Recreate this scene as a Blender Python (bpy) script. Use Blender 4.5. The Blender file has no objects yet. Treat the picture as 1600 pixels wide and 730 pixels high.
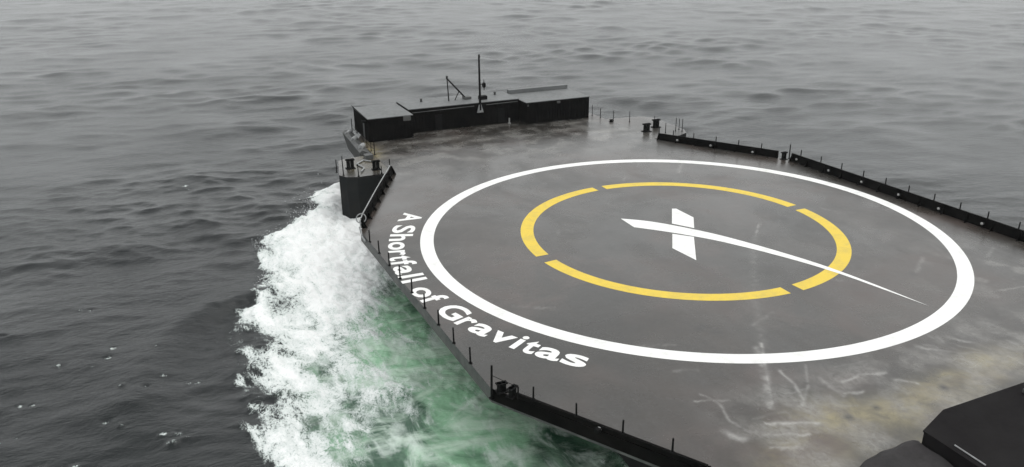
import bpy, bmesh, math, random
import numpy as np
from mathutils import Vector, Matrix

random.seed(7)
S = bpy.context.scene
C = S.collection
F = 5.0            # deck height above the water
R = 23.3           # outer radius of the white landing ring (centre of the deck is 0,0)
# ------------------------------------------------------------------ helpers
def link(name, me, mats=(), parent=None, smooth=False):
    o = bpy.data.objects.new(name, me); C.objects.link(o)
    for m in mats: me.materials.append(m)
    if parent: o.parent = parent
    if smooth: me.shade_smooth()
    return o
def tag(o, label=None, cat=None, group=None, kind=None):
    if label: o['label'] = label
    if cat: o['category'] = cat
    if group: o['group'] = group
    if kind: o['kind'] = kind
    return o
def empty(name, loc, label, cat, group=None):
    o = bpy.data.objects.new(name, None); C.objects.link(o); o.location = loc
    return tag(o, label, cat, group)
def obj(name, bm, mat, parent=None, smooth=False, bevel=0):
    me = bpy.data.meshes.new(name)
    bmesh.ops.recalc_face_normals(bm, faces=bm.faces)
    bm.to_mesh(me); bm.free()
    o = link(name, me, [mat] if not isinstance(mat, (list, tuple)) else mat, parent, smooth)
    if parent is not None:
        o.matrix_parent_inverse = Matrix.Translation(parent.location).inverted()
    if bevel:
        b = o.modifiers.new('bevel', 'BEVEL'); b.width = bevel; b.segments = 2; b.limit_method = 'ANGLE'
    return o
def box(bm, x0, x1, y0, y1, z0, z1):
    vs = [bm.verts.new(p) for p in ((x0,y0,z0),(x1,y0,z0),(x1,y1,z0),(x0,y1,z0),(x0,y0,z1),(x1,y0,z1),(x1,y1,z1),(x0,y1,z1))]
    for f in ((0,3,2,1),(4,5,6,7),(0,1,5,4),(1,2,6,5),(2,3,7,6),(3,0,4,7)): bm.faces.new([vs[i] for i in f])
    return vs
def prism(bm, poly, z0, z1, top=None):
    a = [bm.verts.new((x, y, z0)) for x, y in poly]
    b = [bm.verts.new((x, y, z1)) for x, y in (top or poly)]
    n = len(poly)
    bm.faces.new(a[::-1]); bm.faces.new(b)
    for i in range(n): bm.faces.new([a[i], a[(i+1)%n], b[(i+1)%n], b[i]])
def tube(bm, a, b, r, r2=None, seg=10):
    a, b = Vector(a), Vector(b); d = b - a
    M = Matrix.Translation((a+b)/2) @ d.to_track_quat('Z','Y').to_matrix().to_4x4()
    bmesh.ops.create_cone(bm, cap_ends=True, segments=seg, radius1=r, radius2=r if r2 is None else r2, depth=d.length, matrix=M)
def path_tube(bm, pts, r, seg=8):
    for a, b in zip(pts[:-1], pts[1:]): tube(bm, a, b, r, seg=seg)
    for p in pts[1:-1]: bmesh.ops.create_icosphere(bm, subdivisions=1, radius=r*1.05, matrix=Matrix.Translation(p))
def along(a, b, off, thick):      # footprint of a plate on the edge a-b, from off inboard to off+thick inboard
    a, b = Vector(a), Vector(b); d = (b-a).normalized(); n = Vector((-d.y, d.x))
    if n.dot(-(a+b)/2) < 0: n = -n
    return [tuple(a+n*off), tuple(b+n*off), tuple(b+n*(off+thick)), tuple(a+n*(off+thick))]

# noise in numpy ------------------------------------------------------------
def _h(ix, iy, s):
    n = (ix.astype(np.int64)*374761393 + iy.astype(np.int64)*668265263 + s*974634777) & 0xffffffff
    n = ((n ^ (n >> 13))*1274126177) & 0xffffffff
    n = n ^ (n >> 16)
    return n.astype(np.float64)/4294967295.0*2*np.pi
def perlin(x, y, s=0):
    ix, iy = np.floor(x), np.floor(y); fx, fy = x-ix, y-iy
    u = fx*fx*fx*(fx*(fx*6-15)+10); v = fy*fy*fy*(fy*(fy*6-15)+10)
    def g(i, j):
        t = _h(ix+i, iy+j, s); return np.cos(t)*(fx-i)+np.sin(t)*(fy-j)
    a = g(0,0)*(1-u)+g(1,0)*u; b = g(0,1)*(1-u)+g(1,1)*u
    return (a*(1-v)+b*v)*1.5
def fbm(x, y, octv=4, s=0, gain=.5):
    t = 0; a = 1; k = 1
    for i in range(octv):
        t = t + a*perlin(x*k+i*17.3, y*k-i*9.1, s+i); a *= gain; k *= 2.03
    return t
def ss(a, b, x):
    t = np.clip((x-a)/(b-a), 0, 1); return t*t*(3-2*t)
def segdist(x, y, pts):
    d = np.full(x.shape, 1e9)
    for (ax, ay), (bx, by) in zip(pts[:-1], pts[1:]):
        dx, dy = bx-ax, by-ay; t = np.clip(((x-ax)*dx+(y-ay)*dy)/(dx*dx+dy*dy+1e-9), 0, 1)
        d = np.minimum(d, np.hypot(x-ax-t*dx, y-ay-t*dy))
    return d

# ------------------------------------------------------------------ materials
class NT:
    def __init__(s, name):
        s.m = bpy.data.materials.new(name); s.m.use_nodes = True; s.t = s.m.node_tree; s.t.nodes.clear()
        s.out = s.n('ShaderNodeOutputMaterial'); s.b = s.n('ShaderNodeBsdfPrincipled'); s.l(s.b.outputs[0], s.out.inputs[0])
        s.pos = s.n('ShaderNodeNewGeometry').outputs['Position']
    def n(s, t, **k):
        x = s.t.nodes.new(t)
        for a, v in k.items(): setattr(x, a, v)
        return x
    def l(s, a, b): s.t.links.new(a, b)
    def put(s, sock, v):
        if hasattr(v, 'is_output') or isinstance(v, bpy.types.NodeSocket): s.l(v, sock)
        elif isinstance(v, (tuple, list)) and sock.type == 'RGBA' and len(v) == 3: sock.default_value = (*v, 1)
        else: sock.default_value = v
    def noise(s, scale, detail=4, rough=.5, dist=0, stretch=None, vec=None):
        v = vec or s.pos
        if stretch:
            mp = s.n('ShaderNodeMapping'); s.l(v, mp.inputs[0]); mp.inputs['Rotation'].default_value = (0,0,stretch[2]); mp.inputs['Scale'].default_value = (stretch[0], stretch[1], 1); v = mp.outputs[0]
        x = s.n('ShaderNodeTexNoise'); s.l(v, x.inputs['Vector']); x.inputs['Scale'].default_value = scale
        x.inputs['Detail'].default_value = detail; x.inputs['Roughness'].default_value = rough; x.inputs['Distortion'].default_value = dist
        return x.outputs['Fac']
    def attr(s, name):
        return s.n('ShaderNodeAttribute', attribute_name=name).outputs['Fac']
    def math(s, op, a, b=0.0, c=None, clamp=False):
        x = s.n('ShaderNodeMath', operation=op, use_clamp=clamp); s.put(x.inputs[0], a); s.put(x.inputs[1], b)
        if c is not None: s.put(x.inputs[2], c)
        return x.outputs[0]
    def rng(s, v, a, b, c=0.0, d=1.0, smooth=False):
        x = s.n('ShaderNodeMapRange', interpolation_type='SMOOTHSTEP' if smooth else 'LINEAR'); s.put(x.inputs[0], v)
        for i, q in zip((1,2,3,4), (a,b,c,d)): s.put(x.inputs[i], q)
        return x.outputs[0]
    def mix(s, f, a, b):
        x = s.n('ShaderNodeMix', data_type='RGBA'); s.put(x.inputs[0], f); s.put(x.inputs[6], a); s.put(x.inputs[7], b); return x.outputs[2]
    def mixf(s, f, a, b):
        x = s.n('ShaderNodeMix', data_type='FLOAT'); s.put(x.inputs[0], f); s.put(x.inputs[2], a); s.put(x.inputs[3], b); return x.outputs[0]
    def bump(s, h, dist, strength=1.0, normal=None):
        x = s.n('ShaderNodeBump'); s.put(x.inputs['Height'], h); x.inputs['Distance'].default_value = dist; s.put(x.inputs['Strength'], strength)
        if normal is not None: s.l(normal, x.inputs['Normal'])
        return x.outputs[0]
    def set(s, **k):
        for a, v in k.items(): s.put(s.b.inputs[a.replace('_', ' ')], v)
        return s.m

def worn(name, base, other, amount=.5, scale=.8, rough=.6, spec=.4, bump=.004):
    t = NT(name); a = t.noise(scale, 6, .6, .4); b = t.noise(scale*9, 4, .6)
    f = t.rng(t.math('ADD', a, t.math('MULTIPLY', b, .25)), .5, .8, 0, amount)
    t.set(Base_Color=t.mix(f, base, other), Roughness=t.rng(b, .3, .7, rough-.08, rough+.12), Specular_IOR_Level=spec, Normal=t.bump(b, bump))
    return t.m
M_black = worn('black_paint', (.004,.004,.004), (.012,.011,.010), .6, .7, .85, .04)
M_hull = worn('dark_hull_paint', (.016,.018,.019), (.03,.03,.028), .7, .5, .75, .1)
M_side = worn('grey_edge_paint', (.05,.053,.053), (.11,.11,.105), .9, .9, .55, .4)
M_roof = worn('pale_grey_roof', (.15,.155,.155), (.085,.09,.09), .6, .25, .55, .4)
M_dark = worn('black_steel', (.006,.006,.006), (.014,.014,.014), .5, 2, .7, .1)
M_tarp = worn('charcoal_tarpaulin', (.036,.033,.034), (.024,.023,.023), .8, .5, .8, .2, .02)
M_house = worn('matt_black_housing', (.012,.011,.0115), (.018,.017,.017), .8, .4, .85, .06)
M_pale = worn('pale_metal', (.33,.34,.34), (.16,.16,.16), .8, 2, .45, .5)
M_tan = worn('rusty_tan_steel', (.24,.19,.14), (.13,.11,.095), .7, 1, .6, .3)
M_lens = worn('lamp_lens_white', (.34,.34,.33), (.2,.2,.2), .4, 4, .3, .5)

def paint(name, col, dirt):
    t = NT(name); a = t.noise(1.1, 8, .65, .3); b = t.noise(14, 3, .6)
    f = t.rng(t.math('ADD', a, t.math('MULTIPLY', b, .3)), .6, .92, 0, .5)
    t.set(Base_Color=t.mix(f, col, dirt), Roughness=.6, Specular_IOR_Level=.3)
    return t.m
M_white = paint('white_deck_paint', (.84,.84,.82), (.5,.49,.47))
M_yellow = paint('yellow_deck_paint', (.74,.54,.065), (.42,.34,.12))

def deck_material():
    t = NT('weathered_deck_steel')
    big = t.noise(.05, 5, .55, .6); mid = t.noise(.33, 7, .62, .5); fine = t.noise(5.5, 6, .65)
    grit = t.noise(40, 2, .5)
    str_ = t.noise(.25, 6, .6, .3, stretch=(1, .22, .25))
    base = t.mix(t.rng(big, .35, .65, smooth=True), (.028,.0255,.022), (.047,.039,.033))
    base = t.mix(t.rng(mid, .4, .72, 0, .6), base, (.033,.032,.030))
    base = t.mix(t.rng(str_, .5, .78, 0, .3), base, (.11,.107,.104))
    base = t.mix(t.rng(fine, .45, .8, 0, .2), base, (.12,.117,.114))
    # faint weld seams between the plates
    br = t.n('ShaderNodeTexBrick'); t.l(t.pos, br.inputs['Vector']); br.inputs['Scale'].default_value = 1.0
    br.inputs['Brick Width'].default_value = 9.0; br.inputs['Row Height'].default_value = 3.0; br.inputs['Mortar Size'].default_value = .035; br.inputs['Mortar Smooth'].default_value = 1
    base = t.mix(t.math('MULTIPLY', br.outputs['Fac'], .2), base, (.06,.058,.055))
    rn = t.noise(.9, 8, .66, .6)
    rust = t.math('MULTIPLY', t.attr('rust'), t.rng(rn, .3, .6, .35, 1.0), clamp=True)
    base = t.mix(rust, base, t.mix(t.rng(mid, .4, .65), (.25,.215,.12), (.15,.125,.085)))
    brown = t.math('MULTIPLY', t.attr('brown'), t.rng(mid, .35, .65), clamp=True)
    base = t.mix(brown, base, (.085,.064,.056))
    sn = t.noise(2.6, 8, .7, 1.2, stretch=(1, .7, .6))
    sc = t.math('MULTIPLY', t.attr('scuff'), t.rng(sn, .3, .62, .18, 1.0), clamp=True)
    base = t.mix(sc, base, (.28,.27,.25))
    base = t.mix(t.math('MULTIPLY', t.attr('mark'), t.rng(fine, .3, .6, .6, 1.0), clamp=True), base, (.46,.45,.43))
    dk = t.math('MULTIPLY', t.attr('smudge'), t.rng(fine, .3, .6, .55, 1.0), clamp=True)
    base = t.mix(dk, base, (.02,.02,.02))
    rough = t.math('ADD', t.rng(mid, .3, .7, .12, .24), t.rng(t.noise(.085, 5, .6, .8), .38, .62, 0, .16))
    nb = t.bump(grit, .004, .6); nb = t.bump(mid, .05, .5, nb)
    t.set(Base_Color=base, Roughness=rough, Specular_IOR_Level=.5, Normal=nb)
    return t.m
M_deck = deck_material()

def sea_material():
    t = NT('sea_water')
    n1 = t.noise(1.1, 5, .6, .5, stretch=(.75, 1.5, math.radians(24)))
    n2 = t.noise(4.5, 4, .6, .3, stretch=(.8, 1.4, math.radians(10)))
    foamA = t.attr('foam'); green = t.attr('green'); dist = t.attr('calm')
    # foam structure: lacy fractal noise thresholded by the foam density
    fn = t.noise(.36, 10, .60, 1.8, stretch=(1.5, .62, .5))
    fl = t.noise(1.7, 10, .7, 2.2, stretch=(1.2, .8, .2))
    ridge = t.math('SUBTRACT', 1.0, t.math('MULTIPLY', t.math('ABSOLUTE', t.math('SUBTRACT', fl, .5)), 6.0), clamp=True)
    pat = t.math('ADD', t.math('MULTIPLY', fn, .70), t.math('MULTIPLY', ridge, .21))
    pat = t.math('ADD', pat, t.math('MULTIPLY', t.math('SUBTRACT', t.noise(3.2, 7, .62, 1.2, stretch=(1.3, .7, .4)), .5), .22))
    th = t.math('SUBTRACT', .86, t.math('MULTIPLY', foamA, .62))
    d = t.math('SUBTRACT', pat, th)
    foam = t.rng(d, t.mixf(green, -.05, -.12), t.mixf(green, .075, .12), smooth=True)
    foam = t.math('MULTIPLY', foam, t.rng(foamA, .0, .1), clamp=True)
    thick = t.rng(d, .0, .28)
    gn = t.noise(.13, 5, .55, .9, stretch=(1.3, .8, .5))
    gcol = t.mix(t.rng(gn, .40, .60, smooth=True), (.035,.085,.053), (.26,.47,.30))
    milk = t.noise(.2, 8, .6, 1.3, stretch=(.8, 1.3, -.5))
    gcol = t.mix(t.rng(milk, .44, .66, 0, .8, smooth=True), gcol, (.52,.65,.54))
    body = t.mix(green, (.008,.0105,.011), gcol)
    fcol = t.mix(thick, (.55,.61,.585), (.9,.91,.9))
    wisp = t.math('MULTIPLY', t.rng(t.noise(.42, 7, .58, .9, stretch=(1.5, .6, .6)), .49, .68, 0, .6, smooth=True), green)
    body = t.mix(wisp, body, (.68,.77,.71))
    col = t.mix(foam, body, fcol)
    h = t.math('ADD', t.math('MULTIPLY', n1, .7), t.math('MULTIPLY', n2, .22))
    patch = t.rng(t.noise(.045, 4, .6, .5), .35, .65, .45, 1.25)
    nb = t.bump(h, .30, t.mixf(foam, t.math('MULTIPLY', patch, .58), .25))
    nb = t.bump(t.math('ADD', fl, fn), .5, t.math('MULTIPLY', foam, .4), nb)
    t.set(Base_Color=col, Roughness=t.mixf(foam, .17, .85), IOR=1.333, Specular_IOR_Level=t.mixf(foam, .5, .2), Normal=nb)
    return t.m
M_sea = sea_material()

# ------------------------------------------------------------------ the sea
CAM = np.array([-40.943, -54.720]); HEAD = math.radians(66.0)
def polyf(xs, ys):   # x as a function of y along the ship
    o = np.argsort(ys); xs = np.array(xs)[o]; ys = np.array(ys)[o]
    return lambda y: np.interp(y, ys, xs)
FL = [(-18,48),(-22.2,44.1),(-23.8,42.7),(-25.6,41.4),(-26.2,36.2),(-28.6,31.3),(-31.2,28.1),(-34.9,26.2),(-34.1,22.6),(-34.3,18.3),(-35.4,16.4),(-36.7,12.6),(-38.4,9.3),(-39,5.9),(-38.6,2.9),(-39.9,-1),(-39.6,-4.7),(-40.1,-8),(-40,-16),(-40.5,-26),(-42,-50),(-52,-200)]
DR = [(-18,48),(-19,38),(-21.5,28.8),(-24.2,19),(-26.0,12.4),(-28.6,7.6),(-30.6,3.4),(-31.9,-.6),(-33.1,-6),(-34.3,-10),(-36,-17),(-38,-30),(-44,-90),(-50,-200)]
xl = polyf(*zip(*FL)); xr = polyf(*zip(*DR))
FLECKS = [(-39.7,50.3,.7),(-39.4,49.2,.5),(-55.3,13.8,.35),(-50.1,16.7,.3),(-49.3,16.4,.3),(-47.7,6.6,.4),(-47.3,8.1,.35),(-51.2,7,.4),(-48.7,5.5,.3),(-42.2,.4,.35),(-41.6,.3,.35),(-43.6,-7.1,.5),(-43.2,-6.3,.55),(-42.8,-6.9,.5),(-44.1,-5.9,.4),(-53.1,2.1,.4),(-52.4,1.8,.35),(-47.6,-2.8,.4),(-46.6,-3.9,.35),(-53,-2.1,.3),(-53.6,-2.4,.3),(-49.2,-7,.3),(-46.7,1.4,.25),(-45,.6,.25),(-44.2,6.5,.3),(-43.8,1.8,.3)]
def foam_fields(x, y):
    wx = x + 1.3*fbm(x*.22, y*.22, 4, 31) + .35*fbm(x*1.1, y*1.1, 3, 5)
    wy = y + 1.6*fbm(x*.2+40, y*.2, 4, 77)
    L, D = xl(wy), xr(wy)
    inside = ss(-.5, 1.0, wx-L)
    across = np.clip((wx-L)/np.maximum(D-L, .5), -1, 4)
    fresh = ss(-2, 22, wy)                                       # brightest at the bow, lacy aft
    dens = inside*(.36+.42*fresh + (.36+.03*fresh)*ss(.02, .6, across) + (.34-.2*fresh)*fbm(x*.26+.08*y, y*.16, 5, 61, .6))
    after = ss(.75, 1.9, across)
    dens = dens*(1-after) + after*(.36 + .24*ss(12, 20, wy) + .42*fbm(x*.16+.05*y, y*.10, 4, 90))
    dens = dens*ss(49, 44.5, wy)
    hullside = ss(-2, 8, wx-D)
    green = ss(.75, 1.5, across)*ss(24, 15, wy)*(1-.35*ss(-15, -24, y)*ss(-26, -22, x))
    green = np.maximum(green, .7*ss(.4, 1.0, across)*ss(22, 8, wy)*inside)
    far = ss(19, 30, x) * 0
    for fx, fy, r in FLECKS:
        e = np.exp(-(((x-fx)/(r*1.2))**2+((y-fy)/(r*.8))**2)); dens = np.maximum(dens, .60*e)
    port = ss(-4, -14, x); dens = dens*port; green = green*port; inside = inside*port
    return np.clip(dens, 0, 1.05), np.clip(green, 0, 1), inside
WAVES = []
rw = random.Random(11)
for i in range(84):
    lam = 1.3*(34/1.3)**((i+rw.random())/84)
    ang = math.radians(78) + rw.gauss(0, .55)
    amp = .0042*lam**.70*(.5+1.0*rw.random())
    WAVES.append((lam, ang, amp, rw.random()*6.283))
def sea_height(x, y, cell):
    dz = np.zeros_like(x); dx = np.zeros_like(x); dy = np.zeros_like(x)
    gust = np.clip(1 + .9*fbm(x*.02, y*.02, 4, 3), .25, 2.2)
    for lam, a, amp, ph in WAVES:
        k = 2*np.pi/lam; w = ss(2.2, 4.5, lam/cell)*amp*gust
        th = k*(x*math.cos(a)+y*math.sin(a))+ph
        c, s_ = np.cos(th), np.sin(th)
        dz += w*c; dx -= .75*w*math.cos(a)*s_; dy -= .75*w*math.sin(a)*s_
    return dx, dy, dz
def build_sea():
    th = [HEAD + math.radians(a) for a in np.arange(-42, 42.01, .12)]
    t0 = math.degrees(th[-1]); n = 60
    th += [math.radians(t0 + (360-84)*(i+1)/(n+1)) for i in range(n)]
    th = np.array(th); nt = len(th)
    rr = [1.5, 6, 12, 18]
    while rr[-1] < 26: rr.append(rr[-1]+.5)
    while rr[-1] < 110: rr.append(rr[-1]*1.0031)
    while rr[-1] < 480: rr.append(rr[-1]*1.0052)
    while rr[-1] < 2400: rr.append(rr[-1]*1.05)
    rr = np.array(rr); nr = len(rr)
    RR, TT = np.meshgrid(rr, th, indexing='ij')
    x = CAM[0]+RR*np.cos(TT); y = CAM[1]+RR*np.sin(TT)
    dr = np.gradient(rr)[:, None]; dth = np.abs(np.gradient(np.unwrap(th)))[None, :]
    cell = np.maximum(dr, RR*np.minimum(dth, .3))
    dens, green, inside = foam_fields(x, y)
    dx, dy, dz = sea_height(x, y, cell)
    fine = ss(1.0, .5, cell)
    f = np.clip(dens*1.2, 0, 1)
    calm = 1-.55*np.clip(green+f, 0, 1)
    dz *= calm; dx *= calm; dy *= calm
    # white water: boiling humps, highest where the bow throws it up
    burst = np.exp(-(((x+27.5)/5.5)**2+((y-29)/8.0)**2))
    crest = np.exp(-((x-xl(y)-2.2)/2.0)**2)*ss(-25, 20, y)*ss(47, 40, y)
    dz += f*(.30*fbm(x*.35, y*.35, 5, 12, .6) + .45*burst + .35*crest*inside)*fine + f*.55*burst*np.abs(fbm(x*.5, y*.5, 4, 55))
    # diverging bow wave to port of the foam
    path = [(-36,13.5),(-39.1,13),(-41.4,10.7),(-43.5,8),(-44.8,3.5),(-46,-3),(-47.5,-10)]
    d = segdist(x, y, path); side = (x - np.interp(y, [-10,-3,3.5,8,10.7,13],[-47.5,-46,-44.8,-43.5,-41.4,-39.1]))
    fade = ss(-8, 7, y)*(1+.25*fbm(x*.2, y*.2, 2, 19))
    dz += fade*.38*np.exp(-(d/1.9)**2) - fade*.42*np.exp(-((side-3.6)/2.2)**2)*ss(-12,-4,y)*ss(15,10,y)
    P = np.stack([x+dx, y+dy, dz], -1).reshape(-1, 3)
    idx = np.arange(nr*nt).reshape(nr, nt)
    a = idx[:-1]; b = idx[1:]
    q = np.stack([a, b, np.roll(b, -1, 1), np.roll(a, -1, 1)], -1).reshape(-1, 4)
    fd = dens.reshape(-1); gr = green.reshape(-1); cl = ss(150, 400, RR).reshape(-1)
    xc = x.reshape(-1)[q].mean(1); yc = y.reshape(-1)[q].mean(1); fq = fd[q].mean(1)
    wake = (fq > .3) & (xc > xl(yc)-4) & (xc < -8) & (yc < 50) & (yc > -190)
    def mk(name, faces, extra=None):
        used = np.unique(faces); remap = np.full(len(P), -1); remap[used] = np.arange(len(used))
        v = P[used]; fc = remap[faces]
        if extra is not None:
            v = np.vstack([v, extra]); fc = np.vstack([fc, [[len(used)+i for i in (0,1,2,3)]]]) if False else fc
        me = bpy.data.meshes.new(name)
        me.vertices.add(len(v)); me.vertices.foreach_set('co', v.astype(np.float32).ravel())
        me.loops.add(fc.size); me.loops.foreach_set('vertex_index', fc.astype(np.int32).ravel())
        me.polygons.add(len(fc)); me.polygons.foreach_set('loop_start', np.arange(0, fc.size, 4, dtype=np.int32))
        for nm, arr in (('foam', fd), ('green', gr), ('calm', cl)):
            at = me.attributes.new(nm, 'FLOAT', 'POINT'); at.data.foreach_set('value', arr[used].astype(np.float32))
        me.update(calc_edges=True); me.validate()
        o = link(name, me, [M_sea], smooth=True)
        # keep the shading continuous over the cut between the sea and the wake
        nrm = N[used]; me.normals_split_custom_set_from_vertices(nrm.astype(np.float32).tolist())
        return o
    v0, v1, v2, v3 = P[q[:,0]], P[q[:,1]], P[q[:,2]], P[q[:,3]]
    fn = np.cross(v2-v0, v3-v1); N = np.zeros_like(P)
    for k in range(4): np.add.at(N, q[:,k], fn)
    if N[:,2].sum() < 0: N = -N; q = q[:, ::-1]
    N /= np.maximum(np.linalg.norm(N, axis=1, keepdims=True), 1e-9)
    s = mk('sea', q[~wake]); tag(s, 'dark grey rippled open sea around the barge', 'sea', kind='structure')
    w = mk('wake', q[wake]); tag(w, 'white foaming wake turning green beside the port side of the barge', 'wake', kind='stuff')
build_sea()

# ------------------------------------------------------------------ the barge
OCT = [(-18.6,28.4),(-26.2,12.2),(-25.6,-17.0),(-18.7,-28.8),(17.2,-28.8),(25.35,-17.0),(25.0,14.2),(16.6,28.4)]
barge = empty('landing_barge', (0,0,0), 'wide flat ocean barge with a ringed landing deck, lettering and a black edge wall', 'barge')
# hull
bm = bmesh.new()
prism(bm, [(-18.4,-41),(-18.4,45),(-15,52.5),(13,52.5),(16.4,45),(16.4,-41)], -3, F-.02, None)
hull = obj('hull', bm, M_hull, barge)
bm = bmesh.new()
prism(bm, OCT, F-.95, F-.02); obj('wing_deck_edge', bm, M_side, barge)
# raking struts under the wings
for y in (-14,-7,0,7):
    for s in (-1, 1):
        bm = bmesh.new(); tube(bm, (s*18.2-.8, y, .6), (s*23.6-.5, y, F-1.0), .28); obj('strut', bm, M_hull, barge)
# corner sponsons (bollard platforms) beside the bow
SP = [(-18.38,28.75),(-22.4,28.75),(-23.5,29.2),(-24.1,30.3),(-22.9,36.0),(-22.2,36.6),(-18.38,37.2)]
ST = [(16.38,28.75),(20.4,28.75),(22,29.6),(22.8,31.2),(23.2,38.5),(22,40.4),(16.38,41.2)]
def sponson(poly):
    bm = bmesh.new(); prism(bm, poly, -3, F-.02); o = obj('sponson', bm, M_hull, barge)
    return o
sponson(SP); sponson(ST)

# deck surface, one mesh with its wear stored on its vertices
def wear(x, y):
    n = fbm(x*.35, y*.35, 4, 21); n2 = fbm(x*1.2, y*1.2, 3, 8)
    xx = x+.5*n2; yy = y+.35*n
    rust = np.zeros_like(x)
    for cx, cy, rx, ry in ((-9.6,-28,3.2,1.9),(-6,-28.9,4,1.6),(-2,-28.6,4,1.5),(1.5,-28.3,3,1.2),(-12.6,-29.6,3.2,1.6),(4.5,-27.3,2.6,1.3),(-18.2,40,1.3,4),(-18.8,36,1.4,1.6),(0,-34,14,3)):
        rust = np.maximum(rust, .95*np.exp(-(((xx-cx)/rx)**2+((yy-cy)/ry)**2)**1.3))
    brown = ss(.1,.7,fbm(x*.09, y*.09, 3, 44)+.25)*.6 + .7*np.exp(-(((x+14)/5)**2+((y+27.5)/2.5)**2))
    aft = ss(-21.5, -25, y + .12*x*0 + 1.6*n)*ss(-17.5, -12.5, x)
    scuff = aft*np.clip(.22+.65*n, 0, .7)
    scuff = np.maximum(scuff, np.clip(.75*n+.1,0,.5)*np.exp(-(((x-8)/8)**2+((y+24.5)/2.6)**2)))
    scuff = np.maximum(scuff, np.clip(n-.1,0,.5)*np.exp(-(((x-18)/6)**2+((y+18)/5)**2)))
    scuff = np.maximum(scuff, np.clip(n+.05,0,.5)*ss(22,34,y)*.8)
    for cx, cy, r in ((-8,40.3,1.8),(-3.5,38,1.5),(2,37.5,1.2),(-12.5,40.5,1.4),(8,38,1.4),(11,41,1.4),(-17.5,38,1.0),(12.5,35,1.5)):
        scuff = np.maximum(scuff, .65*np.exp(-((xx-cx)/(r*1.6))**2-((yy-cy)/(r*.55))**2))
    mark = np.zeros_like(x)
    def line(pts, w, a, soft=1.0, br=.25):
        nonlocal scuff, mark
        d = segdist(x+.12*n2, y+.12*n2, pts); w = w*.8 if w < .35 else w
        v = .62*a*np.exp(-(d/w)**2)*np.clip(1-br+n2, .35, 1)
        if w < .35: mark = np.maximum(mark, v)
        else: scuff = np.maximum(scuff, v)
    line([(7.6,-1.7),(6.6,-2.6),(5.1,-4.1)], .13, .55)
    line([(5.1,-4.1),(2,-7.5),(-3.5,-14.2),(-6.4,-18.3),(-9,-21.7),(-11.2,-24.7)], .36, .34)
    line([(2,-7.5),(-3.5,-14.2),(-6.4,-18.3)], .9, .12)
    line([(-7.3,-19.4),(-9,-21.7),(-11.5,-25.2)], .14, .9); line([(-8.0,-19.8),(-9.7,-22.6),(-11.9,-25.5)], .3, .6)
    for pts in ([(-13.2,-26.6),(-10.5,-27.8)],[(-14,-27.5),(-11.7,-28.4)],[(-14.4,-28.5),(-13,-29.1)]): line(pts, .13, .95)
    line([(-13.2,-27.0),(-10.5,-28.2)], .5, .35)
    line([(-6.1,-25.2),(-4.5,-25.1),(-2.9,-25.5)], .13, .8); line([(-8.6,-22.6),(-8.9,-24.2),(-9.6,-25.7)], .13, .75)
    line([(-8.2,-24.6),(-10.1,-26.1)], .12, .5); line([(-14.6,-22.7),(-14.3,-24.1),(-14.8,-25.6),(-14.6,-27)], .12, .55)
    line([(-3.0,-26.4),(-2.2,-27.2)], .14, .9); line([(-7.0,-26.2),(-5.8,-26.5)], .15, .7); line([(-15.8,-26.4),(-15.2,-27.2)], .3, .8)
    line([(-12.8,-24.4),(-11.6,-26.2),(-9.5,-26.4)], .35, .35); line([(-15.4,-23.2),(-13.6,-24)], .1, .8)
    line([(1.5,-24),(2.8,-25.4)], .2, .6); line([(4.4,-24.1),(5.2,-25.2)], .25, .6); line([(14,-20.5),(19,-21.3)], .14, .45)
    rs = np.random.RandomState(3)
    for i in range(46):                                   # many short faint scrapes, most of them where gear is dragged at the stern
        if i < 30: cx, cy, L = rs.uniform(-16, 12), rs.uniform(-28.5, -23.4), rs.uniform(.5, 2.2)
        else: cx, cy, L = rs.uniform(-20, 20), rs.uniform(-20, 30), rs.uniform(.8, 3.5)
        a = rs.normal(-.45, .5) + (1.57 if rs.rand() < .25 else 0)
        line([(cx, cy), (cx+L*math.cos(a), cy+L*math.sin(a))], rs.uniform(.08, .2), rs.uniform(.12, .4))
    line([(11.5,-15.5),(14.5,-13.6)], .2, .35); line([(13,18),(10.5,15)], .3, .3)
    sm = np.zeros_like(x)
    for cx, cy in ((10.3,-1.7),(-10.1,-2.1),(-10.4,12.3),(10.7,-15.6),(-9.6,-15.9),(-9.1,-16.8),(-10.7,26.4),(-16.9,.7),(-3.5,17),(15,6),(16,-8),(3,24)):
        sm = np.maximum(sm, .55*np.exp(-(((xx-cx)/.55)**2+((yy-cy)/.5)**2)))
    for cx, cy, r in ((-8.6,-28.15,.28),(-6.5,-28.1,.22),(-1.2,-28.2,.3)):
        sm = np.maximum(sm, .95*np.exp(-(((x-cx)/r)**2+((y-cy)/r)**2)))
    for cx, cy, rx, ry in ((-13,44,4,.9),(5,43.6,6,.8)):
        pass
    return rust, np.clip(brown, 0, 1), np.clip(scuff, 0, 1), np.clip(sm, 0, 1), np.clip(mark, 0, 1)
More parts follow.
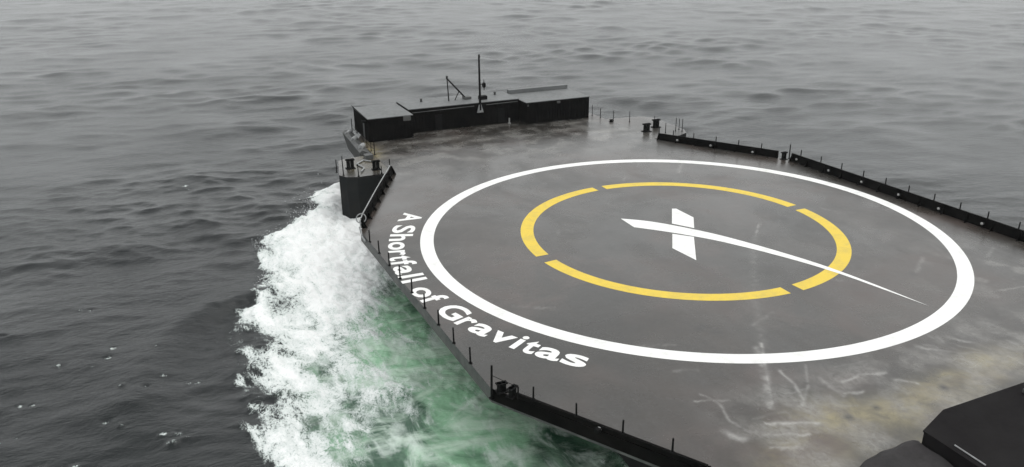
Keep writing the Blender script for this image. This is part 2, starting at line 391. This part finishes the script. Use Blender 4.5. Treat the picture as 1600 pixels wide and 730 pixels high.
def deck_mesh():
    bm = bmesh.new()
    def grid(x0, x1, y0, y1, st):
        nx, ny = max(1, round((x1-x0)/st)), max(1, round((y1-y0)/st))
        V = [[bm.verts.new((x0+(x1-x0)*i/nx, y0+(y1-y0)*j/ny, F)) for j in range(ny+1)] for i in range(nx+1)]
        for i in range(nx):
            for j in range(ny): bm.faces.new((V[i][j], V[i+1][j], V[i+1][j+1], V[i][j+1]))
    grid(-26.3, 25.4, -28.8, -17.0, .10); grid(-26.3, 25.4, -17.0, 28.4, .25)
    for i in range(len(OCT)):
        a, b = Vector(OCT[i]), Vector(OCT[(i+1)%len(OCT)]); d = (b-a).normalized(); n = Vector((-d.y, d.x))
        if n.dot(-(a+b)/2) > 0: n = -n
        bmesh.ops.bisect_plane(bm, geom=bm.verts[:]+bm.edges[:]+bm.faces[:], plane_co=(a.x, a.y, F), plane_no=(n.x, n.y, 0), clear_outer=True)
    grid(-18.4, 16.4, -41, -28.8, .2); grid(-18.4, 16.4, 28.4, 45.0, .2)
    bm.faces.new([bm.verts.new((x, y, F)) for x, y in ((-18.4,45),(16.4,45),(13,52.5),(-15,52.5))])
    for poly in (SP, ST):
        bm.faces.new([bm.verts.new((x, y, F)) for x, y in poly])
    bmesh.ops.recalc_face_normals(bm, faces=bm.faces)
    me = bpy.data.meshes.new('deck'); bm.to_mesh(me); bm.free()
    n = len(me.vertices); co = np.empty(n*3, np.float32); me.vertices.foreach_get('co', co); co = co.reshape(-1,3).astype(float)
    for nm, a in zip(('rust','brown','scuff','smudge','mark'), wear(co[:,0], co[:,1])):
        at = me.attributes.new(nm, 'FLOAT', 'POINT'); at.data.foreach_set('value', a.astype(np.float32))
    o = link('deck', me, [M_deck], barge)
    return o
deck_mesh()

# painted markings ----------------------------------------------------------
def sheet(name, polys, z, mat, label=None):
    bm = bmesh.new()
    for p in polys: bm.faces.new([bm.verts.new((x, y, z)) for x, y in p])
    for f in bm.faces:
        f.normal_update()
        if f.normal.z < 0: f.normal_flip()
    me = bpy.data.meshes.new(name); bm.to_mesh(me); bm.free(); o = link(name, me, [mat], barge)
    if label: o['label'] = label
    return o
def arc(r0, r1, a0, a1, step=.75):
    n = max(2, int(abs(a1-a0)/step)); q = [math.radians(a0+(a1-a0)*i/n) for i in range(n+1)]
    return [[(r0*math.cos(a),r0*math.sin(a)),(r1*math.cos(a),r1*math.sin(a)),(r1*math.cos(b),r1*math.sin(b)),(r0*math.cos(b),r0*math.sin(b))] for a, b in zip(q[:-1], q[1:])]
sheet('white_ring', arc(.9498*R, R, 0, 360), F+.005, M_white)
for a0, a1 in ((3.6,89.2),(93.6,179.8),(-174.6,-90.9),(-86.0,-.9)):
    sheet('yellow_arc', arc(.567*R, .6166*R, a0, a1), F+.005, M_yellow)
sheet('emblem_bar', [[(2.77,5.21),(3.14,5.02),(3.16,2.28),(1.51,-.07),(.38,1.77)]], F+.005, M_white)
sheet('emblem_bar', [[(-1.1,-.41),(.18,-1.84),(-2.8,-6.22),(-3.05,-3.22)]], F+.005, M_white)
top = [(-3.19,4.92),(-1.34,3.55),(.16,1.49),(2.35,-2.02),(4.07,-6.11),(5.46,-10.1),(6.0,-12.08),(6.7,-16.05),(7.22,-20.2)]
bot = [(-3.3,2.44),(-1.11,.12),(1.40,-3.25),(3.34,-6.97),(4.93,-10.65),(5.87,-13.6),(6.45,-16.5)]
def resample(pts, n):
    pts = np.array(pts); d = np.r_[0, np.cumsum(np.hypot(*np.diff(pts, axis=0).T))]; t = d/d[-1]
    u = np.linspace(0, 1, n)
    # Catmull-Rom style smoothing through cubic interpolation of the points
    xs = np.interp(u, t, pts[:,0]); ys = np.interp(u, t, pts[:,1])
    for _ in range(6):
        xs[1:-1] = (xs[:-2]+2*xs[1:-1]+xs[2:])/4; ys[1:-1] = (ys[:-2]+2*ys[1:-1]+ys[2:])/4
    return list(zip(xs, ys))
T_, B_ = resample(top, 41), resample(bot+[(7.22,-20.2)], 41)
sheet('emblem_swoosh', [[T_[i],T_[i+1],B_[i+1],B_[i]] for i in range(40)], F+.010, M_white)

# lettering along the ring
ADV = dict(A=722, S=667, h=611, o=611, r=389, t=333, f=333, a=556, l=278, G=778, v=556, i=278, s=556); ADV[' '] = 278
GW = dict(A=715, S=605, h=505, o=560, r=345, t=300, f=320, a=515, l=150, G=690, v=548, i=150, s=510)
def lettering(text, a0, a1):
    total = sum(ADV[c] for c in text); cur = 0
    rb = 1.115*R; cap = (1.115-1.028)*R; rm = (rb-cap*.45)
    for c in text:
        w = ADV[c]
        if c != ' ':
            cu = bpy.data.curves.new('g', 'FONT'); cu.body = c; cu.size = 1; cu.offset = .026; cu.resolution_u = 4; cu.fill_mode = 'FRONT'
            o = bpy.data.objects.new('g', cu); C.objects.link(o); dg = bpy.context.evaluated_depsgraph_get()
            me = bpy.data.meshes.new_from_object(o.evaluated_get(dg)); vs = [v.co.copy() for v in me.vertices]
            x0, x1 = min(v.x for v in vs), max(v.x for v in vs)
            gw = GW[c]; g0 = cur+(w-gw)/2; g1 = g0+gw
            mp = []; bm = bmesh.new()
            for v in vs:
                adv = g0+(v.x-x0)/(x1-x0)*(g1-g0)
                ang = math.radians(a0+(a1-a0)*adv/total); r = rb-(v.y/.729)*cap
                mp.append(bm.verts.new((r*math.cos(ang), r*math.sin(ang), F+.006)))
            for p in me.polygons:
                try: bm.faces.new([mp[i] for i in p.vertices])
                except ValueError: pass
            bpy.data.objects.remove(o); bpy.data.curves.remove(cu); bpy.data.meshes.remove(me)
            for f in bm.faces:
                f.normal_update()
                if f.normal.z < 0: f.normal_flip()
            me = bpy.data.meshes.new('letter'); bm.to_mesh(me); bm.free(); link('letter', me, [M_white], barge)
        cur += w
lettering('A Shortfall of Gravitas', 144.2, 221.8)

# edge walls (bulwarks) -------------------------------------------------------
def wall(name, a, b, h, off=.03, thick=.18, posts=0):
    bm = bmesh.new(); prism(bm, along(a, b, off, thick), F+.003, F+h)
    A, B = Vector(a), Vector(b); L = (B-A).length; n = max(1, int(L/2.4)); d = (B-A).normalized()
    nn = Vector((-d.y, d.x)); nn = nn if nn.dot(-(A+B)/2) > 0 else -nn
    for i in range(n+1):                                        # inner stiffening brackets
        p = A+d*(L*i/n*.995+.03); q = p+nn*(off+thick)
        vs = [bm.verts.new(v) for v in ((q.x,q.y,F+.003),(q.x+nn.x*.4,q.y+nn.y*.4,F+.003),(q.x,q.y,F+h-.08))]
        ws = [bm.verts.new((v.co.x+d.x*.05, v.co.y+d.y*.05, v.co.z)) for v in vs]
        bm.faces.new(vs); bm.faces.new(ws[::-1])
        for k in range(3): bm.faces.new((vs[k], ws[k], ws[(k+1)%3], vs[(k+1)%3]))
    return obj(name, bm, M_black, barge)
wall('bulwark', (25.27,-17.05), (25.05,13.2), .92)
wall('bulwark', (24.5,14.9), (16.7,28.2), .85)
wall('bulwark', (-26.0,12.9), (-18.75,28.2), .95)
wall('bulwark', (-24.75,-18.6), (-18.75,-28.7), .34)
wall('bulwark', (25.2,-17.3), (17.3,-28.6), .92)
bm = bmesh.new(); prism(bm, [(-25.66,-17.06),(-25.62,-16.99),(-18.66,-28.80),(-18.72,-28.84)], F-.74, F+.04); obj('fascia', bm, M_black, barge)
# pale pipe that runs on top of the port chamfer wall
bm = bmesh.new()
pts = [(-18.85,28.3,F+1.0),(-19.0,27.6,F+1.12),(-22.4,20.5,F+1.10),(-25.6,13.6,F+1.08),(-26.1,12.6,F+.8),(-26.12,12.3,F+.2)]
path_tube(bm, pts, .055); obj('handrail', bm, M_pale, barge)
bm = bmesh.new()
ring = [(-25.9+.45*math.cos(a), 12.9, F+.95+.45*math.sin(a)) for a in [i*math.pi/7 for i in range(15)]]
path_tube(bm, ring, .05); path_tube(bm, [(-26.2,12.4,F+.3),(-26.25,11.4,F-.25),(-26.24,10.4,F-.35)], .09); obj('hose', bm, M_pale, barge)

# stanchions ------------------------------------------------------------------
def make_post(h, r=.065):
    bm = bmesh.new(); tube(bm, (0,0,0), (0,0,h), r, r*.85, 8)
    bmesh.ops.create_cone(bm, cap_ends=True, segments=8, radius1=r*2, radius2=r*2, depth=.05, matrix=Matrix.Translation((0,0,.025)))
    return bm
proto = {}
def stanchion(x, y, z0, h, r=.065, lean=0):
    key = (h, r)
    if key not in proto:
        o = obj('stanchion', make_post(h, r), M_dark, None); proto[key] = o
    else:
        o = proto[key].copy(); C.objects.link(o)
    o.parent = barge; o.location = (x, y, z0); o.rotation_euler = (random.uniform(-.02,.02)+lean, random.uniform(-.02,.02), random.uniform(0,3))
    return o
for i in range(9):
    y = 9.2-i*2.87; x = -26.2+(.6)*(12.2-y)/29.2+.06
    stanchion(x-.04, y, F+.003, 1.15)
stanchion(-25.72, -17.35, F-.45, 2.25, .075)
for x, y in ((-24.05,-19.6),(-22.6,-22.1),(-21.12,-24.55),(-19.65,-27.0)): stanchion(x, y, F+.345, .85, .06)
for i, y in enumerate((12.1,9.0,6.0,3.0,.1,-2.7,-5.6,-8.4,-11.2,-14.1)): stanchion(25.2, y, F+.2, 1.35)
stanchion(24.95, 13.6, F+.1, 1.75, .07)
for x, y in ((17.7,26.5),(19.1,24.1),(20.55,21.6),(22.0,19.1),(23.4,16.7)): stanchion(x, y, F+.2, 1.25)
stanchion(16.8, 28.3, F+.2, 1.4)
# on the sponsons and the bow deck
for x, y, h in ((-24.1,31.4,1.5),(-23.65,30.0,2.2),(-22.2,29.0,1.4),(-19.6,28.95,.9),(-18.55,29.2,1.5),(-18.3,36.8,2.1),(-18.2,48.6,2.0),(-17.6,48.4,1.6)): stanchion(x, y, F+.003, h, .06)
for x, y, h in ((15.9,44,1.5),(16.1,42,1.4),(16.8,39.6,1.5),(18.6,38.2,1.5),(19.6,33.5,1.7),(19.4,30.6,1.4),(21.2,30.9,1.8),(21.9,30.4,1.7),(22.1,31.4,1.5)): stanchion(x, y, F+.003, h, .05)
bm = bmesh.new(); path_tube(bm, [(-25.72,-17.35,F+1.15),(-25.2,-18.0,F+.98),(-24.62,-18.75,F+.85)], .02, 6); path_tube(bm, [(-24.62,-18.75,F+.86),(-24.62,-18.75,F)], .05, 6); obj('chain', bm, M_dark, barge)

# bollards ---------------------------------------------------------------------
def bollard(x, y, s=1.0, name='bollard', w=.45, h=.8, rot=0.0):
    bm = bmesh.new()
    box(bm, -w*1.05, w*1.05, -w*.8, w*.8, 0, .06)
    tube(bm, (-w*.45,0,.06), (-w*.45,0,h), w*.42, seg=14); tube(bm, (w*.45,0,.06), (w*.45,0,h), w*.42, seg=14)
    box(bm, -w, w, -w*.5, w*.5, h*.86, h)
    o = obj(name, bm, M_dark, barge); o.scale = (s, s, s); o.location = (x, y, F+.003); o.rotation_euler.z = rot
    return o
bollard(-25.15, -17.55, .75); bollard(-24.75, -18.25, .75, rot=.5)
bollard(-22.3, 32.4, 1.1, h=1.0); bollard(-19.75, 30.7, 1.05, h=1.0)
bollard(17.6, 32.4, 1.2, h=.9); bollard(20.1, 33.9, 1.2, h=.9); bollard(24.6, 14.1, .8, h=1.1)
bollard(16.2, 39.2, .6, h=.6)

# light railing along the port side of the bow deck
for y in (38.6, 40.6, 42.4): stanchion(-18.25, y, F+.003, 1.1, .04)
for z in (.6, 1.05):
    bm = bmesh.new(); path_tube(bm, [(-18.3,36.8,F+z+.1),(-18.25,38.6,F+z),(-18.25,40.6,F+z),(-18.25,42.4,F+z),(-18.2,48.4,F+z+.2)], .022, 6); obj('rail_wire', bm, M_dark, barge)
bm = bmesh.new(); path_tube(bm, [(-21.6,30.2,F+.12),(-20.9,31.6,F+.1),(-21.3,33.6,F+.1),(-20.2,34.8,F+.1),(-19.2,33.6,F+.1),(-19.6,32.2,F+.1)], .09); obj('mooring_rope', bm, M_pale, barge)
bm = bmesh.new(); box(bm, -19.9, -18.9, 35.0, 36.0, F+.003, F+.55); obj('winch_box', bm, M_side, barge, bevel=.05)
# small flood lamps on the inner face of the starboard wall -----------------------
def lamp(x, y, z, nx, ny):
    bm = bmesh.new(); box(bm, -.16, .16, -.14, .14, -.12, .12)
    o = obj('floodlight', bm, M_dark, barge, bevel=.02); o.location = (x, y, z); o.rotation_euler.z = math.atan2(ny, nx)
    bm = bmesh.new(); bmesh.ops.create_uvsphere(bm, u_segments=12, v_segments=8, radius=.15, matrix=Matrix.Diagonal((.5,1,.85,1)))
    l = obj('lens', bm, M_lens, None, smooth=True); l.parent = o; l.location = (.15, 0, 0.03)
for y in (12.2,7.3,2.7,-2.0,-6.6,-11.1,-15.7): lamp(24.86, y, F+.42, -1, 0)
for x, y in ((22.35,16.9),(19.75,21.5),(17.6,25.4)): lamp(x+.1, y+.1, F+.4, -.86, -.5)
lamp(-24.2+2.2, -24.0+.55, F+.1, 1, .5)

# things at the port bow: pale flared fender and chute -------------------------------
bm = bmesh.new()
prof = [(-18.42,F-.1,.0),(-19.5,F+.5,.0),(-19.9,F+.2,0),(-19.3,F-2.2,0),(-18.45,F-3.4,0)]
a = [bm.verts.new((x, 37.8, z)) for x, z, _ in prof]; b = [bm.verts.new((x+ .15, 47.6, z+.4)) for x, z, _ in prof]
bm.faces.new(a); bm.faces.new(b[::-1])
for i in range(5): bm.faces.new((a[i], b[i], b[(i+1)%5], a[(i+1)%5]))
obj('bow_fender', bm, M_side, barge, bevel=.06)
for y in (39.5, 43.5, 46.8):
    bm = bmesh.new(); tube(bm, (-19.5,y-.6,F+.55), (-18.8,y+.7,F+.5), .3, seg=12); obj('roller', bm, M_pale, barge, smooth=False)

# ------------------------------------------------------------------ deckhouses at the bow
Zr = F+3.05
def house(name, label, x0, x1, y0, y1, h, extra=None, oh=.0):
    t = empty(name, ((x0+x1)/2, (y0+y1)/2, F), label, 'deckhouse', 'black deckhouses across the bow')
    bm = bmesh.new(); box(bm, x0, x1, y0, y1, F+.004, F+h-.09)
    n = int((x1-x0)/.42)                                       # corrugation of the front
    for i in range(n):
        cx = x0+.2+(x1-x0-.4)*i/(n-1); box(bm, cx-.09, cx+.09, y0-.06, y0-.001, F+.25, F+h-.3)
    w = obj('wall', bm, M_black, t)
    bm = bmesh.new(); box(bm, x0-.06, x1+.06, y0-.08, y1+.05, F+h-.087, F+h); obj('roof', bm, M_roof, t)
    return t
port = house('deckhouse', 'short black steel housing with pale roof at the port end of the bow', -17.35, -11.45, 42.9, 50.6, 3.05)
mid = house('deckhouse', 'long black steel housing with pale roof behind the mast, set back between two others', -11.2, 4.75, 45.25, 51.0, 3.25)
stb = house('deckhouse', 'black steel housing with pale roof at the starboard end of the bow', 4.95, 14.8, 43.1, 50.4, 3.05)
for x in (-7.6, 1.6):
    bm = bmesh.new(); box(bm, x, x+.95, 45.12, 45.185, F+.15, F+2.15); d_ = obj('door', bm, M_dark, mid)
    bm = bmesh.new(); box(bm, x+.78, x+.86, 45.04, 45.117, F+1.05, F+1.2); h_ = obj('handle', bm, M_pale, None); h_.parent = d_; h_.matrix_parent_inverse = Matrix.Translation(mid.location).inverted()
bm = bmesh.new(); tube(bm, (-10.8,45.08,F+2.75), (-2.0,45.08,F+2.85), .05); tube(bm, (-.2,45.08,F+2.85), (4.5,45.08,F+2.9), .05); obj('pipe', bm, M_side, mid)
for x in (-8.2, 2.8):
    bm = bmesh.new(); tube(bm, (x,49.2,F+3.25), (x,49.2,F+3.62), .16, seg=12); tube(bm, (x,49.2,F+3.62), (x,49.2,F+3.72), .26, .1, seg=12); obj('roof_vent', bm, M_side, mid)
# port housing: folded canopy flap, side lamp, box lamp
bm = bmesh.new()
vs = [bm.verts.new(p) for p in ((-17.45,43.0,F+3.06),(-17.45,50.4,F+3.06),(-17.75,50.4,F+3.55),(-17.5,43.0,F+3.12),(-17.42,50.4,F+3.06),(-17.40,43,F+3.06))]
bm.faces.new((vs[0],vs[1],vs[2],vs[3])); bm.faces.new((vs[4],vs[5],vs[3],vs[2]))
bm.faces.new((vs[1],vs[4],vs[2])); bm.faces.new((vs[0],vs[3],vs[5]))
obj('roof_flap', bm, M_black, port)
bm = bmesh.new(); box(bm, -12.75, -11.75, 42.72, 42.83, F+2.35, F+2.95); obj('vent_panel', bm, M_side, port, bevel=.02)
bm = bmesh.new(); box(bm, -17.95, -17.42, 43.4, 43.9, F+2.5, F+2.75); obj('lamp', bm, M_dark, port)
bm = bmesh.new(); box(bm, -17.44, -17.42, 44.6, 45.4, F+.1, F+2.1); obj('door', bm, M_side, port)
bm = bmesh.new(); box(bm, 9.6, 10.1, 42.9, 43.03, F+2.55, F+2.85); obj('lamp', bm, M_side, stb, bevel=.02)
bm = bmesh.new(); box(bm, 5.05, 5.25, 42.95, 43.03, F+2.5, F+2.75); obj('lamp', bm, M_side, stb)
bm = bmesh.new(); box(bm, -.5, .6, 46.6, 47.4, F+3.25, F+3.75); obj('roof_box', bm, M_dark, mid, bevel=.05)
bm = bmesh.new(); box(bm, 5.2, 14.75, 49.6, 50.35, F+3.053, F+3.6); obj('parapet', bm, M_roof, stb, bevel=.03)
# small white marker post in front of the middle wall
bm = bmesh.new(); tube(bm, (0,0,0), (0,0,.75), .1, seg=10); box(bm, -.16,.16,-.16,.16,0,.08)
o = obj('marker_post', bm, M_lens); o.location = (3.05, 44.7, F+.006); tag(o, 'small white marker post standing in front of the long black wall', 'marker post')

# ------------------------------------------------------------------ mast and derrick
mx, my = -1.15, 45.0
mast = empty('mast', (mx, my, F), 'tall black mast standing at the middle of the long black wall', 'mast')
bm = bmesh.new(); tube(bm, (mx,my,F+2.2), (mx-.02,my+.05,F+9.4), .17, .12, 12); obj('pole', bm, M_dark, mast)
bm = bmesh.new(); tube(bm, (mx-.01,my,F+9.35), (mx-.02,my,F+9.75), .16, .1, 10); obj('cap', bm, M_dark, mast)
bm = bmesh.new(); prism(bm, [(mx-.45,my-.1),(mx+.45,my-.1),(mx+.45,my+.12),(mx-.45,my+.12)], F+1.9, F+3.0, [(mx-.15,my-.1),(mx+.15,my-.1),(mx+.15,my+.12),(mx-.15,my+.12)]); obj('bracket', bm, M_pale, mast)
bm = bmesh.new()
bmesh.ops.create_uvsphere(bm, u_segments=12, v_segments=8, radius=.28, matrix=Matrix.Translation((mx+.62,my,F+5.6))@Matrix.Diagonal((1,1,1.35,1)))
tube(bm, (mx,my,F+5.75), (mx+.6,my,F+5.75), .06); tube(bm, (mx+.62,my,F+4.9), (mx+.62,my,F+6.3), .05); obj('camera_head', bm, M_dark, mast)
cr = empty('derrick', (-4.2, 48, F+3.25), 'small black lattice derrick on the roof left of the mast', 'derrick')
ax, ay, z0 = -4.75, 48.0, F+3.252
bm = bmesh.new(); tube(bm, (ax+.15,ay,z0), (ax,ay,z0+3.15), .09, .07); obj('leg', bm, M_dark, cr)
bm = bmesh.new()
for o_ in (0, .28): tube(bm, (ax,ay+o_,z0+3.1), (ax+2.75,ay+o_*2,z0+.1), .08)
for k in range(7):
    t = k/7; t2 = (k+1)/7; y1, y2 = (0, 1) if k % 2 else (1, 0)
    tube(bm, (ax+2.75*t, ay+.28*y1*(1+t), z0+3.1-3*t), (ax+2.75*t2, ay+.28*y2*(1+t2), z0+3.1-3*t2), .045, seg=6)
obj('boom', bm, M_dark, cr)
bm = bmesh.new(); tube(bm, (ax+1.05,ay,z0+.02), (ax+1.75,ay+.1,z0+1.25), .06); obj('brace', bm, M_dark, cr)
bm = bmesh.new(); box(bm, ax+2.4, ax+3.4, ay-.3, ay+.8, z0, z0+.35); obj('winch', bm, M_side, cr, bevel=.04)
bm = bmesh.new(); bmesh.ops.create_icosphere(bm, subdivisions=2, radius=.16, matrix=Matrix.Translation((ax,ay,z0+3.3))); obj('block', bm, M_dark, cr)

# ------------------------------------------------------------------ housings at the stern (near corner of the picture)
t = empty('deckhouse', (-2,-36,F), 'large matt black steel housing with cut corner at the stern', 'deckhouse')
poly = [(-9.94,-33.55),(-7.55,-32.72),(12,-32.72),(12,-40.5),(-10.1,-40.5)]
bm = bmesh.new(); prism(bm, poly, F+.004, F+2.9); obj('wall', bm, M_house, t)
bm = bmesh.new(); prism(bm, [(x+(.05 if x>0 else -.05), y+.04 if y>-35 else y-.05) for x,y in poly], F+2.903, F+3.0)
obj('roof', bm, M_house, t, bevel=.03)
bm = bmesh.new(); box(bm, -2.6, 1.5, -34.6, -33.3, F+3.003, F+3.25); obj('hatch', bm, M_side, t, bevel=.04)
bm = bmesh.new(); path_tube(bm, [(-9.7,-35.0,F+3.05),(-9.75,-36.6,F+3.05)], .035); obj('cable', bm, M_pale, t)
t = empty('covered_crate', (-12.5,-36,F), 'charcoal tarpaulin covered load beside the black stern housing', 'covered load')
bm = bmesh.new()
nx, ny = 22, 28
V = []
for i in range(nx+1):
    row = []
    for j in range(ny+1):
        u, v = i/nx, j/ny; x = -15.3+u*5.05; y = -40.2+v*7.2
        y -= .75*max(0, (.62-u)/.62)**1.4*v
        e = min(min(u, 1.0)*5.05/.35, (1-v)*7.2/.35, 1.0); e = max(e, 0)
        z = 2.45*math.sin(e*math.pi/2)**.6 + .05*math.sin(x*2.1+y)*e + .05*math.sin(y*3.3-x)*e - .05*abs(u-.5)
        row.append(bm.verts.new((x + .04*math.sin(9*v), y + .03*math.sin(u*23)*(v>.9), F+.004+max(z, 0))))
    V.append(row)
for i in range(nx):
    for j in range(ny): bm.faces.new((V[i][j], V[i+1][j], V[i+1][j+1], V[i][j+1]))
cov = obj('cover', bm, M_tarp, t, smooth=True)

# ------------------------------------------------------------------ spray thrown up at the bow
def spray():
    rs = np.random.RandomState(5); pts = []
    n = 1500
    y = rs.uniform(14, 34, n); x = xl(y) + np.abs(rs.normal(0, 1.0, n))*1.6 + .3*rs.rand(n)
    z = .15 + np.abs(rs.normal(0, 1, n))*(.18+.75*np.exp(-((y-34)/7)**2)); s = rs.uniform(.01, .03, n)
    x2 = rs.normal(-25, 1.6, 2600); y2 = rs.normal(29, 3, 2600); z2 = .4+np.abs(rs.normal(0, .9, 2600)); s2 = rs.uniform(.012, .04, 2600)
    x, y, z, s = map(np.concatenate, ((x, x2), (y, y2), (z, z2), (s, s2)))
    k = ~((x > -24.6) & (y > 28)) & ~((x > -26.8) & (y < 28)); x, y, z, s = x[k], y[k], z[k], s[k]
    base = np.array([(1,0,0),(-1,0,0),(0,1,0),(0,-1,0),(0,0,1),(0,0,-1)], float)
    f = np.array([(0,2,4),(2,1,4),(1,3,4),(3,0,4),(2,0,5),(1,2,5),(3,1,5),(0,3,5)])
    P = (np.stack([x,y,z],1)[:,None,:] + base[None]*s[:,None,None]*rs.uniform(.6,1.5,(len(x),1,3))).reshape(-1,3)
    Fc = (f[None]+6*np.arange(len(x))[:,None,None]).reshape(-1,3)
    me = bpy.data.meshes.new('bow_spray'); me.from_pydata(P.tolist(), [], Fc.tolist())
    m = NT('spray_white').set(Base_Color=(.85,.87,.87), Roughness=.6)
    o = link('bow_spray', me, [m]); tag(o, 'white droplets of spray thrown up along the bow wave', 'spray', kind='stuff')
spray()

# ------------------------------------------------------------------ light, sky, haze
SUN_EL, SUN_AZ = math.radians(60), math.radians(10)          # azimuth measured from +X in the deck frame
w = bpy.data.worlds.new('World'); S.world = w; w.use_nodes = True
nt = w.node_tree; bg = nt.nodes['Background']
sky = nt.nodes.new('ShaderNodeTexSky'); sky.sky_type = 'NISHITA'; sky.sun_disc = False
sky.sun_elevation = SUN_EL; sky.sun_rotation = math.pi/2-SUN_AZ; sky.dust_density = 6; sky.air_density = 1.6; sky.ozone_density = 1
hs = nt.nodes.new('ShaderNodeHueSaturation'); hs.inputs['Saturation'].default_value = .10
nt.links.new(sky.outputs[0], hs.inputs['Color']); mx_ = nt.nodes.new('ShaderNodeMix'); mx_.data_type = 'RGBA'; mx_.inputs[0].default_value = .8       # an even overcast layer over the clear sky
nt.links.new(hs.outputs[0], mx_.inputs[6]); tc = nt.nodes.new('ShaderNodeTexCoord'); sx = nt.nodes.new('ShaderNodeSeparateXYZ'); nt.links.new(tc.outputs['Generated'], sx.inputs[0])
cr_ = nt.nodes.new('ShaderNodeValToRGB'); cr_.color_ramp.interpolation = 'EASE'; el = cr_.color_ramp.elements      # brightness of the cloud layer from horizon to zenith
el[0].position = 0; el[0].color = (.55,.565,.57,1); el[1].position = 1; el[1].color = (.66,.67,.675,1)
for p_, v_ in ((.2,.68),(.38,.86),(.62,.62)):
    e_ = el.new(p_); e_.color = (v_*.975, v_, v_*1.003, 1)
vm = nt.nodes.new('ShaderNodeVectorMath'); vm.operation = 'SCALE'; vm.inputs['Scale'].default_value = 14.2
nt.links.new(sx.outputs[2], cr_.inputs[0]); nt.links.new(cr_.outputs[0], vm.inputs[0]); nt.links.new(vm.outputs[0], mx_.inputs[7])
nt.links.new(mx_.outputs[2], bg.inputs[0]); bg.inputs[1].default_value = .122
sl = bpy.data.lights.new('sun', 'SUN'); sl.energy = .7; sl.angle = math.radians(40); sl.color = (1,.985,.96)
so = bpy.data.objects.new('sun', sl); C.objects.link(so)
d = Vector((math.cos(SUN_EL)*math.cos(SUN_AZ), math.cos(SUN_EL)*math.sin(SUN_AZ), math.sin(SUN_EL)))
so.rotation_euler = d.to_track_quat('Z','Y').to_euler(); so.location = (0,0,80)

hz = bmesh.new(); box(hz, CAM[0]-2500, CAM[0]+2500, CAM[1]-2500, CAM[1]+2500, -8, 42)
hm = bpy.data.materials.new('haze_air'); hm.use_nodes = True; hm.node_tree.nodes.clear()
ho = hm.node_tree.nodes.new('ShaderNodeOutputMaterial'); hv = hm.node_tree.nodes.new('ShaderNodeVolumePrincipled')
hv.inputs['Color'].default_value = (.93,.96,.97,1); hv.inputs['Density'].default_value = .0001; hv.inputs['Anisotropy'].default_value = .2
hm.node_tree.links.new(hv.outputs[0], ho.inputs['Volume'])
tag(obj('haze', hz, hm), 'thin pale sea haze', 'haze', kind='stuff')

# ------------------------------------------------------------------ camera
cam = bpy.data.cameras.new('camera'); co = bpy.data.objects.new('camera', cam); C.objects.link(co)
cam.sensor_width = 36; cam.sensor_fit = 'HORIZONTAL'; cam.lens = 1237.44/1600*36; cam.clip_start = .5; cam.clip_end = 20000
p, ro = .3705502, -.0080184
A = math.radians(24)
def rot(v): return Vector((v[0]*math.cos(A)+v[1]*math.sin(A), -v[0]*math.sin(A)+v[1]*math.cos(A), v[2]))
ex = Vector((1,0,0)); up = Vector((0,math.sin(p),math.cos(p))); fw = Vector((0,math.cos(p),-math.sin(p)))
right = rot(ex*math.cos(ro)+up*math.sin(ro)); upv = rot(up*math.cos(ro)-ex*math.sin(ro)); fwd = rot(fw)
m = Matrix((right, upv, -fwd)).transposed().to_4x4(); m.translation = (-40.943, -54.720, F+25.724)
co.matrix_world = m; S.camera = co
S.view_settings.view_transform = 'Standard'; S.view_settings.look = 'None'; S.view_settings.exposure = 0; S.view_settings.gamma = 1
S.render.engine = 'CYCLES'
